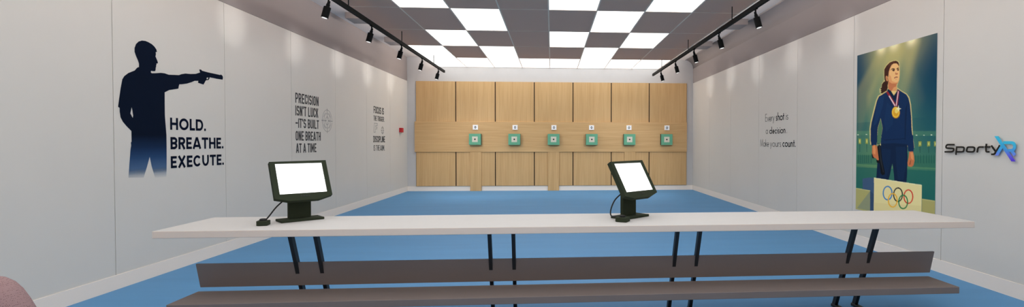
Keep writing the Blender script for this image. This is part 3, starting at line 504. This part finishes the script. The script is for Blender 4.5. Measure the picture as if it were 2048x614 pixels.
for k in range(6):
    lab = 'small white plate with a black 0 above the %s target' % ordn[k]; loc = (pxn[k], YT, 1.77)
    if k == 0:
        t = thing('number_plate', lab, 'number plate', loc, group='number plates above the targets')
        boxes('plate', [(-.07, .07, -.022, 0, -.066, .066)], M['plate'], t)
        bm = bmesh.new(); e = arc(0, 0, .018, .027, 0, 360, 24)
        prism(bm, stroke_poly(e, .015), lambda a, b, d: Vector((a, d, b)), -.0235, -.0215); link('numeral', bm, M['ink'], t)
        protoN = t
    else: copy_thing(protoN, loc, lab)

# ---------------------------------------------------------------- light rails
def rail(name, x, zc, y1, rods, lamps, s, side):
    t = thing('light_rail', 'long black track rail hung along the %s side of the ceiling' % side, 'track rail', (x, y1, zc))
    boxes('rail', [(-.021, .021, -13.2, 0, -.03, .03)], M['black'], t)
    for y in rods:
        bm = bmesh.new(); tube(bm, [(0, y-y1, .03), (0, y-y1, ZR-zc-.002)], .007, 8); link('hanging_rod', bm, M['black'], t)
    first = None
    for i, y in enumerate(lamps):
        pos = ordn[i]
        lab = 'black cylinder spotlight on the %s rail, %s from the camera end' % (side, pos)
        loc = (x, y, zc-.031)
        if first is None:
            q = thing('track_spotlight', lab, 'spotlight', loc, group='spotlights on the %s rail' % side); first = q
            bm = bmesh.new(); box(bm, -.016, .016, -.045, .045, -.014, 0); tube(bm, [(0, 0, -.012), (0, 0, -.05)], .011, 10); link('adapter', bm, M['black'], q, bevel=.002)
            tl = R(13)*s; ax = Vector((math.sin(tl), -.10, -math.cos(tl))).normalized(); st = Vector((0, 0, -.068))
            rot = ax.to_track_quat('-Z', 'Y').to_matrix().to_4x4(); mt = Matrix.Translation(st) @ rot
            bm = bmesh.new()    # stirrup: two cheeks round the lamp neck and a bridge above
            for e in (-1, 1): box(bm, e*.028-.004, e*.028+.004, -.016, .016, -.052, .022, 0, mt)
            box(bm, -.032, .032, -.016, .016, .014, .022, 0, mt); link('bracket', bm, M['black'], q, bevel=.002)
            bm = bmesh.new(); tube(bm, [st+ax*d for d in (.012, .016, .045, .05, .056, .194, .198)], [.018, .023, .023, .03, .043, .043, .040], 20); link('lamp_body', bm, M['black'], q)
            bm = bmesh.new(); tube(bm, [st+ax*.1975, st+ax*.2], .034, 20); link('lens', bm, M['lens'], q)
        else: q = copy_thing(first, loc, lab)
        ld = bpy.data.lights.new('spot_glow', 'SPOT'); ld.energy = LAMP; ld.spot_size = R(38); ld.spot_blend = 1.; ld.shadow_soft_size = .03; ld.color = (1, .99, .98)
        lo = bpy.data.objects.new('spot_glow', ld); COL.objects.link(lo); d = Vector((s*.96, 0, -.04))
        lo.location = Vector(loc)+Vector((s*.055, -.02, -.285)); lo.rotation_euler = d.to_track_quat('-Z', 'Y').to_euler()
        if i in (2, 3):      # extra fill added beside the third and fourth lamps to brighten the far wall
            ld = bpy.data.lights.new('far_wall_fill', 'SPOT'); ld.energy = FAR; ld.spot_size = R(75); ld.spot_blend = 1.; ld.shadow_soft_size = .05; ld.color = (1, .99, .98)
            l2 = bpy.data.objects.new('far_wall_fill', ld); COL.objects.link(l2); l2.location = lo.location
            l2.rotation_euler = Vector((-x*.45, YF-y, -2.75)).to_track_quat('-Z', 'Y').to_euler()
LAMP = 13
rail('light_rail', -2.82, 3.212, 13.39, (4.72, 7.18, 9.66, 12.22), (6.56, 8.08, 9.64, 11.14, 12.70), -1, 'left')
rail('light_rail', 2.77, 3.205, 13.60, (5.1, 7.57, 10.05, 12.5), (6.68, 8.17, 9.63, 11.09, 12.58), 1, 'right')

# ---------------------------------------------------------------- wall graphics, left
t = thing('wall_decal', 'dark navy silhouette of a marksman aiming a pistol, fading out at the legs', 'wall decal', (XL, 5.7, .9))
t.location = (0, 0, 0)
bm = bmesh.new(); prism(bm, [SIL]+SILH, onL, 0, .0012); o = link('wall_decal', bm, M['sil']); tag(o, t['label'], 'wall decal'); bpy.data.objects.remove(t)
wide = lambda ch, tt: caps(ch, {'O': .98, 'D': .82, 'C': .88, 'H': .78, 'L': .6, 'B': .68, 'R': .7, 'E': .64, 'A': .92, 'T': .74, 'X': .82, 'U': .78}.get(ch, .75), tt, .5)
cond = lambda ch, tt: caps(ch, {'T': .4, 'A': .48}.get(ch, .42), tt, .17)
def words(name, label, lines, to3, m, cat='wall lettering', group=None):
    """one thing; every printed line a part"""
    ys = [(l[2]+l[3])/2 for l in lines]; t = thing(name, label, cat, (0, 0, 0), group=group)
    for (txt, gl, y0, y1, b, h, gap, st, *mm) in lines:
        bm = bmesh.new(); lettering(bm, txt, gl, gap, st, y0, y1, b, h, to3); link('text_line', bm, mm[0] if mm else m, t)
    return t
hold = words('wall_lettering', 'large navy words HOLD. BREATHE. EXECUTE. beside the silhouette', [
    ('HOLD.', wide, 5.494, 6.035, 1.480, .127, .11, .205), ('BREATHE.', wide, 5.496, 6.340, 1.275, .129, .11, .205), ('EXECUTE.', wide, 5.496, 6.344, 1.077, .126, .11, .205)], onL, M['navy'])
prec = words('wall_lettering', "dark grey condensed words PRECISION ISN'T LUCK on the left wall", [
    ('PRECISION', cond, 8.057, 8.838, 1.967, .157, .06, .15), ("ISN'T LUCK", cond, 8.057, 8.822, 1.768, .157, .06, .15), ("-IT'S BUILT", cond, 8.06, 8.840, 1.577, .149, .06, .15),
    ('ONE BREATH', cond, 8.057, 8.905, 1.377, .15, .06, .15), ('AT A TIME', cond, 8.067, 8.740, 1.183, .149, .06, .15)], onL, M['gray_ink'])
def crosshair(name, label, cy, cz, rr, m, w, tick):
    bm = bmesh.new()
    for r_, a in rr: prism(bm, stroke_poly([(cy+u, cz+v) for u, v in (arc(0, 0, r_, r_, *a, 40))], w), onL, 0, .0012)
    R0 = rr[0][0]+tick
    for s_ in (-1, 1):
        prism(bm, stroke_poly([(cy+s_*.02, cz), (cy+s_*R0, cz)], w), onL, 0, .0012); prism(bm, stroke_poly([(cy, cz+s_*.02), (cy, cz+s_*R0)], w), onL, 0, .0012)
        if rr[0][0] > .15:
            for k in range(1, 9):
                for v in (0, 1):
                    d = s_*(.024*k+.01); a = (cy+d, cz-.012) if v == 0 else (cy-.012, cz+d); b = (cy+d, cz+.012) if v == 0 else (cy+.012, cz+d)
                    prism(bm, stroke_poly([a, b], .005), onL, 0, .0012)
    return tag(link(name, bm, m), label, 'wall decal')
crosshair('wall_decal', 'thin grey crosshair rings to the right of the PRECISION words', 9.16, 1.731, [(.192, (8, 352)), (.130, (0, 360)), (.07, (0, 360)), (.152, (25, 65)), (.152, (115, 155)), (.152, (205, 245)), (.152, (295, 335))], M['thin_ink'], .006, .028)
foc = words('wall_lettering', 'small dark words FOCUS IS THE TRIGGER. DISCIPLINE IS THE AIM. near the far corner', [
    ('FOCUS IS', cond, 11.485, 12.170, 2.005, .158, .06, .14, M['black_ink']), ('THE TRIGGER.', cond, 11.475, 12.200, 1.838, .114, .07, .12, M['soft_ink']),
    ('DISCIPLINE', cond, 11.450, 12.235, 1.352, .143, .05, .145, M['black_ink']), ('IS THE', cond, 11.470, 11.86, 1.160, .128, .09, .10, M['soft_ink']), ('AIM.', cond, 11.90, 12.215, 1.153, .132, .05, .125, M['black_ink'])], onL, M['soft_ink'])
bm = bmesh.new(); F = [(0, 0), (.03, .2), (.24, .2), (.232, .155), (.115, .155), (.11, .118), (.21, .118), (.2, .078), (.105, .078), (.09, 0), (0, 0)]
prism(bm, stroke_poly([(11.49+u, 1.579+v) for u, v in F], .011), onL, 0, .0012); link('outline_letter', bm, M['thin_ink'], foc)
crosshair('wall_decal', 'tiny crosshair between the words TRIGGER and DISCIPLINE', 12.066, 1.633, [(.078, (15, 75)), (.078, (105, 165)), (.078, (195, 255)), (.078, (285, 345))], M['soft_ink'], .010, .018)
bm = bmesh.new(); box(bm, XL, XL+.028, 13.42, 13.56, 1.60, 1.745)
o = thing('alarm_call_point', 'small red alarm box on the left wall near the far corner', 'alarm box', (XL, 13.42, 1.67)); bm.free()
boxes('housing', [(0, .075, -.07, .07, -.058, .06)], M['red'], o, bevel=.006); boxes('press_plate', [(.0, .045, -.03, .03, -.088, -.058)], M['cream'], o, bevel=.003)

# ---------------------------------------------------------------- right wall: words, poster, logo
lg = lambda ch, tt: lower(ch, tt)
T1, T2 = .045, .10
def mixed(name, label, lines):
    t = thing(name, label, 'wall lettering')
    for (txt, y0, y1, b, h, st, m) in lines:
        bm = bmesh.new(); lettering(bm, txt, lg, .07, st, y0, y1, b, h, onR); link('text_line', bm, m, t)
mixed('wall_lettering', 'black words Every shot is a decision. Make yours count. on the right wall', [
    ('Every', 9.222, 8.835, 1.747, .142, .062, M['soft_ink']), ('shot', 8.778, 8.455, 1.747, .142, .125, M['ink']), ('is', 8.395, 8.300, 1.747, .142, .062, M['soft_ink']),
    ('a', 9.195, 9.115, 1.516, .135, .062, M['soft_ink']), ('decision', 9.037, 8.400, 1.516, .125, .125, M['ink']), ('.', 8.360, 8.343, 1.516, .125, .09, M['soft_ink']),
    ('Make', 9.440, 9.06, 1.276, .135, .062, M['soft_ink']), ('yours', 9.01, 8.56, 1.276, .135, .062, M['soft_ink']), ('count.', 8.510, 8.040, 1.280, .135, .125, M['ink'])])

def paint_poster():
    NU, NV, SS = 256, 384, 2
    fu, fv = (np.arange((NU+1)*SS)+.5)/SS-.5, (np.arange((NV+1)*SS)+.5)/SS-.5
    U, V = np.meshgrid(fu/NU, fv/NV); 
    def g(cu, cv, su, sv): return np.exp(-((U-cu)/su)**2-((V-cv)/sv)**2)[..., None]
    img = np.ones(U.shape+(3,))*np.array(lin((28, 84, 100)))
    def mixc(w, c):
        nonlocal img
        img = img*(1-w)+np.array(lin(c))*w
    vv = np.clip((V-.3)/.35, 0, 1)[..., None]
    mixc(vv*.8, (48, 118, 104))
    mixc(g(.42, .28, .33, .36)*.75, (112, 150, 112))
    mixc(g(.45, .5, .35, .2)*.35, (95, 150, 115))
    mixc(g(.5, .02, .42, .13)*.75, (205, 190, 120))
    mixc(g(.0, .08, .22, .25)*.8, (14, 62, 92)); mixc(g(1.02, .2, .26, .3)*.9, (12, 58, 84))
    mixc(g(1.0, .5, .2, .2)*.4, (24, 84, 96)); mixc(g(.3, .72, .4, .16)*.55, (112, 150, 92)); mixc(g(.95, .7, .3, .12)*.4, (84, 135, 92))
    for cu in (.35, .52, .73): mixc(np.clip(g(cu, -.005, .055, .035)*1.2, 0, 1), (255, 246, 200))
    for n_, (col, al, poly) in enumerate(PAINT):
        P = np.array(poly); inside = np.zeros(U.shape, bool)
        x0, y0 = P.min(0); x1, y1 = P.max(0)
        ex = .035 if n_ < 5 else 0; x0 -= ex; x1 += ex
        if n_ < 5:
            pass
        rows = np.where((V[:, 0] >= y0) & (V[:, 0] <= y1))[0]; cols = np.where((U[0] >= x0) & (U[0] <= x1))[0]
        if len(rows) == 0 or len(cols) == 0: continue
        sl = (slice(rows[0], rows[-1]+1), slice(cols[0], cols[-1]+1)); u, v = U[sl], V[sl]; ins = np.zeros(u.shape, bool)
        for i in range(len(P)):
            (ax, ay), (bx, by) = P[i-1], P[i]
            if ay == by: continue
            c = ((ay > v) != (by > v)) & (u < (bx-ax)*(v-ay)/(by-ay)+ax); ins ^= c
        w = ins[..., None]*al
        if n_ < 5:
            kk = 17
            w = np.pad(w[..., 0], kk); c_ = np.cumsum(w, 1); w = (c_[:, 2*kk:]-c_[:, :-2*kk])/(2*kk)
            c_ = np.cumsum(w, 0); w = ((c_[2*kk:]-c_[:-2*kk])/(2*kk))[..., None]
            w = w*np.clip(1.15-v/(y1+1e-6), 0, 1)[..., None]
        img[sl] = img[sl]*(1-w)+np.array(lin(col))*w
    img = img.reshape(NV+1, SS, NU+1, SS, 3).mean((1, 3))
    Y0, Y1, Z0, Z1 = 6.375, 5.003, .47, 2.50; x = XR-.006
    us = np.arange(NU+1)/NU; vs = np.arange(NV+1)/NV; gu, gv = np.meshgrid(us, vs)
    co = np.stack([np.full(gu.shape, 0.), -gu*(Y0-Y1), (Z1-Z0)*(1-gv)], -1).reshape(-1, 3)
    idx = np.arange((NU+1)*(NV+1)).reshape(NV+1, NU+1)
    q = np.stack([idx[:-1, :-1], idx[1:, :-1], idx[1:, 1:], idx[:-1, 1:]], -1).reshape(-1, 4)
    # solid sheet: corner points behind close the print into a 5 mm board
    n0 = len(co); back = np.array([(.0055, 0, 0), (.0055, Y1-Y0, 0), (.0055, Y1-Y0, Z1-Z0), (.0055, 0, Z1-Z0)])
    co = np.vstack([co, back]); c00, c10, c11, c01 = idx[-1, 0], idx[-1, -1], idx[0, -1], idx[0, 0]
    extra = [(n0, n0+1, n0+2, n0+3), (c00, c10, n0+1, n0), (c10, c11, n0+2, n0+1), (c11, c01, n0+3, n0+2), (c01, c00, n0, n0+3)]
    me = bpy.data.meshes.new('poster'); me.from_pydata(co.tolist(), [], q.tolist()+extra); me.update()
    at = me.color_attributes.new('print', 'FLOAT_COLOR', 'POINT')
    rgba = np.ones((len(co), 4), np.float32); rgba[:n0, :3] = img.reshape(-1, 3); rgba[n0:, :3] = .8
    at.data.foreach_set('color', rgba.ravel())
    m = mat('printed_poster', (255, 255, 255), .8, spec=.12); nt = m.node_tree; a = nt.nodes.new('ShaderNodeVertexColor'); a.layer_name = 'print'
    gn = nt.nodes.new('ShaderNodeMix'); gn.data_type = 'RGBA'; gn.blend_type = 'MULTIPLY'; gn.inputs[0].default_value = 1; gn.inputs[7].default_value = (PG, PG, PG, 1)
    nt.links.new(a.outputs['Color'], gn.inputs[6]); nt.links.new(gn.outputs[2], nt.nodes['Principled BSDF'].inputs['Base Color'])
    me.materials.append(m)
    o = bpy.data.objects.new('poster', me); COL.objects.link(o); o.location = (x, Y0, Z0)
    tag(o, 'tall teal poster of a medalled shooter standing on a podium with five rings', 'poster')
PG = 1.2
paint_poster()

t = thing('wall_logo', 'raised charcoal and cyan SportyXR logo letters beside the poster', 'logo sign')
def rnd(p):      # one pass of corner cutting
    closed = p[0] == p[-1] and len(p) > 3; out = [] if closed else [p[0]]
    for a, b in zip(p, p[1:]): out += [(a[0]*.78+b[0]*.22, a[1]*.78+b[1]*.22), (a[0]*.22+b[0]*.78, a[1]*.22+b[1]*.78)]
    return out+([out[0]] if closed else [p[-1]])
for ch in 'Sporty':
    bm = bmesh.new()
    for k_, s in enumerate(SPORTY[ch]): prism(bm, stroke_poly(rnd(s), .0158), onR, .016+.0004*k_, .020+.0004*k_)
    link('letter', bm, M['logo_gray'], t)
for m_, loops in (('logo_r', RS),):
    bm = bmesh.new(); prism(bm, stroke_poly(rnd(loops[0]), .026), onR, .016, .020); prism(bm, stroke_poly(loops[2], .026), onR, .0164, .0204); link('letter', bm, M[m_], t)
bm = bmesh.new(); prism(bm, [XB], onR, .016, .0195); link('letter_stroke', bm, M['logo_r'], t)
bm = bmesh.new(); prism(bm, [XA], onR, .0165, .0225); link('letter_stroke', bm, M['logo_x'], t)
# stand-off pins that carry the letters off the wall
mid_ = lambda a, b: ((a[0]+b[0])/2, (a[1]+b[1])/2)
for y, z in [mid_(SPORTY[c][0][0], SPORTY[c][0][1]) for c in 'Sporty']+[mid_(RS[0][2], RS[0][3]), mid_(XA[0], XA[2])]:
    bm = bmesh.new(); tube(bm, [(XR-.0005, y, z), (XR-.0165, y, z)], .0015, 8); link('standoff_pin', bm, M['wall_panel'], t)

# ---------------------------------------------------------------- shooting bench
ben = thing('shooting_bench', 'long white shooting table on black legs with taupe back board and low seat plank', 'bench', (.27, 3.57, 0), R(.75))
bm = bmesh.new(); vs, fs = box(bm, -2.955, 2.955, 0, .635, .70, .75)
for f in fs:
    if abs(f.normal.z) < .5 and abs(f.calc_center_median().z-.725) < .01: f.material_index = 1
link('tabletop', bm, [M['table'], M['table_edge']], ben, bevel=.004)
slope = -.38; lx = []
for c in (-2.02, -.635, .755, 2.145):
    lx += [c-.086, c+.086]
for x in lx:
    bm = bmesh.new(); w = .013; zt = .70; yt = .075; d = .042
    P = [(x+a, yt+slope*(z-zt)+b, z) for z in (.0, zt) for a, b in ((-w, 0), (w, 0), (w, d), (-w, d))]
    v = [bm.verts.new(p) for p in P]
    for f in ((0, 1, 2, 3), (4, 5, 6, 7), (0, 1, 5, 4), (1, 2, 6, 5), (2, 3, 7, 6), (3, 0, 4, 7)): bm.faces.new([v[i] for i in f])
    lg_ = link('leg', bm, M['leg'], ben)
    boxes('foot', [(x-.02, x+.02, -.02, .380, 0, .024)], M['leg'], lg_, bevel=.004)
    boxes('arm', [(x-w, x+w, yt, .60, .689, .6995)], M['leg'], lg_)
    boxes('seat_bracket', [(x-w, x+w, .06, .26, .212, .231)], M['leg'], lg_)
# slanting board (top edge nearer), then the plank
bm = bmesh.new(); y0, z0, y1, z1, th = .168, .485, .213, .306, .018
P = [(x, y, z) for x in (-2.79, 2.77) for y, z in ((y0, z0), (y1, z1), (y1+th, z1), (y0+th, z0))]
v = [bm.verts.new(p) for p in P]
for f in ((0, 1, 2, 3), (4, 5, 6, 7), (0, 1, 5, 4), (1, 2, 6, 5), (2, 3, 7, 6), (3, 0, 4, 7)): bm.faces.new([v[i] for i in f])
link('back_board', bm, M['taupe'], ben, bevel=.002)
boxes('seat_plank', [(-2.80, 2.75, -.100, .205, .231, .281)], M['taupe'], ben, bevel=.004)

# ---------------------------------------------------------------- monitors
def make_monitor(cx_, cy_, yaw, tilt, label, cable):
    a = Vector((math.cos(yaw), math.sin(yaw), 0)); n = Vector((math.sin(yaw), -math.cos(yaw), 0)); zt = .75
    t = thing('monitor', label, 'monitor', (cx_, cy_, zt), yaw, group='monitors on the table')
    # local frame: x along the screen, -y towards the viewer of the screen, z up
    up = Vector((0, math.sin(tilt), math.cos(tilt))); nl = Vector((0, -math.cos(tilt), math.sin(tilt))); C0 = Vector((0, -.006, .326))
    f3 = lambda u, v_, d: C0+Vector((1, 0, 0))*u+up*v_+nl*d
    out = [(-.199, .143), (.197, .147), (.197, -.154), (.10, -.183), (-.106, -.183), (-.199, -.157)]
    scr = [(-.163, .1255), (.163, .1255), (.163, -.1255), (-.163, -.1255)]
    bm = bmesh.new(); prism(bm, [out], f3, -.034, -.004); prism(bm, [out, scr[::-1]], f3, -.004, .004)
    inn = [(u*.8, v_*.8) for u, v_ in out]; prism(bm, [inn], f3, -.048, -.034)
    hs = link('housing', bm, M['housing'], t)
    for k in range(4):
        b_ = bmesh.new(); prism(b_, [arc(-.022+.018*k, -.148, .0055, .0055, 0, 330, 11)], f3, .0035, .0055); link('button', b_, M['housing_dark'], hs)
    bm = bmesh.new(); prism(bm, [scr], f3, -.003, -.0005); link('screen', bm, M['screen'], t)
    boxes('stand', [(-.079, .079, .034, .066, .018, .31)], M['housing'], t, bevel=.003)
    boxes('base', [(-.15, .15, -.045, .105, 0, .018)], M['housing'], t, bevel=.004)
    bm = bmesh.new(); pts = [Vector(p) for p in cable]; cv = []
    for i in range(len(pts)-1):
        p0, p1, p2, p3 = pts[max(i-1, 0)], pts[i], pts[i+1], pts[min(i+2, len(pts)-1)]
        for k in range(7):
            s = k/7; cv.append(.5*((2*p1)+(p2-p0)*s+(2*p0-5*p1+4*p2-p3)*s*s+(3*p1-p0-3*p2+p3)*s**3))
    cv.append(pts[-1])
    inv = (Matrix.Translation((cx_, cy_, zt)) @ Matrix.Rotation(yaw, 4, 'Z')).inverted()
    tube(bm, [inv @ p for p in cv], .0055, 8); link('cable', bm, M['cable'], t)
    return t
def adapter(x, y, rz, label, sx=.085, sy=.08):
    t = thing('cable_adapter', label, 'adapter', (x, y, .75), rz, group='adapters on the table')
    bm = bmesh.new(); c = .018; hx, hy = sx/2, sy/2
    prism(bm, [[(-hx, -hy+c), (-hx+c, -hy), (hx, -hy), (hx, hy), (-hx, hy)]], lambda a, b, d: Vector((a, b, d)), 0, .034); link('casing', bm, M['housing'], t, bevel=.003)
    bm = bmesh.new(); tube(bm, [(0, .005, .033), (0, .005, .044), (0, .005, .048)], [.024, .024, .017], 14); link('cap', bm, M['cable'], t)
make_monitor(-1.915, 3.955, R(42.2), R(28.3), 'dark green monitor with blank white screen standing left on the white table',
             [(-2.00, 3.93, .935), (-2.055, 3.88, .87), (-2.085, 3.82, .80), (-2.085, 3.775, .782), (-2.083, 3.745, .785)])
make_monitor(.648, 3.955, R(40.6), R(31.2), 'dark green monitor with blank white screen standing right on the white table',
             [(.585, 3.99, .96), (.505, 3.94, .90), (.465, 3.90, .83), (.462, 3.87, .78), (.50, 3.80, .782), (.53, 3.775, .785)])
adapter(-2.083, 3.745, R(12), 'small dark adapter box with round cap beside the left monitor', .075, .075)
adapter(.535, 3.765, R(-28), 'small dark adapter box in front of the right monitor base', .095, .09)

# ---------------------------------------------------------------- chair corner, lower left
ch = thing('chair', 'chair with perforated pink fabric back, cut off at the lower left corner', 'chair', (-1.722, 1.50, -.008), R(-4))
half = [(.31, .52), (.302, .70), (.292, .76), (.279, .81), (.264, .85), (.247, .885), (.229, .915), (.209, .942), (.186, .962), (.158, .974), (.12, .979), (.05, .981)]
bm = bmesh.new(); NR = 7; rows_ = []
for j in range(NR):       # front face, rounded roll, back face: rings of the same outline at growing depth
    f = [(-.055, .80), (-.050, .88), (-.040, .965), (-.012, 1.), (.025, 1.), (.048, .96), (.055, .86)][j]
    ins = (1-f[1])*.22
    P = [(x-ins if x > ins else x*.5, z-ins*(.45 if z > .6 else -.3)) for x, z in half]
    full = P+[(-x, z) for x, z in P[::-1]]
    rows_.append([bm.verts.new((x, f[0], z)) for x, z in full])
for a_, b_ in zip(rows_, rows_[1:]):
    n_ = len(a_)
    for k in range(n_): bm.faces.new((a_[k], a_[(k+1) % n_], b_[(k+1) % n_], b_[k]))
for f in bm.faces: f.smooth = True
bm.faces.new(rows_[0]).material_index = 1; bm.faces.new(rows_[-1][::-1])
link('backrest', bm, [M['seat'], M['seat_front_shade']], ch)
bm = bmesh.new()
for x in (-.17, .17): box(bm, x-.02, x+.02, .02, .045, .42, .60)
link('back_support', bm, M['leg'], ch)
bm = bmesh.new(); box(bm, -.27, .27, .02, .52, .40, .50); o = link('seat', bm, M['seat'], ch); b = o.modifiers.new('bevel', 'BEVEL'); b.width = .035; b.segments = 4
for sx in (-.23, .23):
    for y in (.05, .47):
        bm = bmesh.new(); tube(bm, [(sx*1.05, y, .008), (sx, y, .41)], [.012, .017], 10); link('leg', bm, M['leg'], ch)

# ---------------------------------------------------------------- light, camera
for s in (-1, 1):     # added fill lights, hidden on the raft edges, brighten the side channels
    ld = bpy.data.lights.new('soffit_fill', 'AREA'); ld.shape = 'RECTANGLE'; ld.size = .06; ld.size_y = 15.5; ld.energy = SOFFIT_FILL; ld.color = (1, .94, .9)
    lo = bpy.data.objects.new('soffit_fill', ld); COL.objects.link(lo); lo.location = (s*3.0-.03, 6.2, ZR+.045)
    lo.rotation_euler = (0, PI+.46*s, 0)

w = bpy.data.worlds.new('world'); scene.world = w; w.use_nodes = True
w.node_tree.nodes['Background'].inputs[0].default_value = (.5, .5, .5, 1); w.node_tree.nodes['Background'].inputs[1].default_value = .3
cam = bpy.data.cameras.new('camera'); co = bpy.data.objects.new('camera', cam); COL.objects.link(co)
cam.sensor_fit = 'HORIZONTAL'; cam.sensor_width = 36; cam.lens = 1000/2048*36; cam.shift_x = -(1168-1024)/2048; cam.shift_y = (303-307)/2048
cam.clip_start = .05
Wm = np.array([[.997933017, -.000262946875, .0642621533], [-.0642565032, -.0179598922, .997771790], [.000891780372, -.999838674, -.0179396655]])
# columns: image right, down, forward
m4 = Matrix(((Wm[0][0], -Wm[0][1], -Wm[0][2], 0), (Wm[1][0], -Wm[1][1], -Wm[1][2], 0), (Wm[2][0], -Wm[2][1], -Wm[2][2], 1.35), (0, 0, 0, 1)))
co.matrix_world = m4
scene.camera = co
vs_ = scene.view_settings; vs_.view_transform = 'Standard'; vs_.look = 'None'; vs_.gamma = 1; vs_.exposure = EXPO; vs_.use_curve_mapping = False
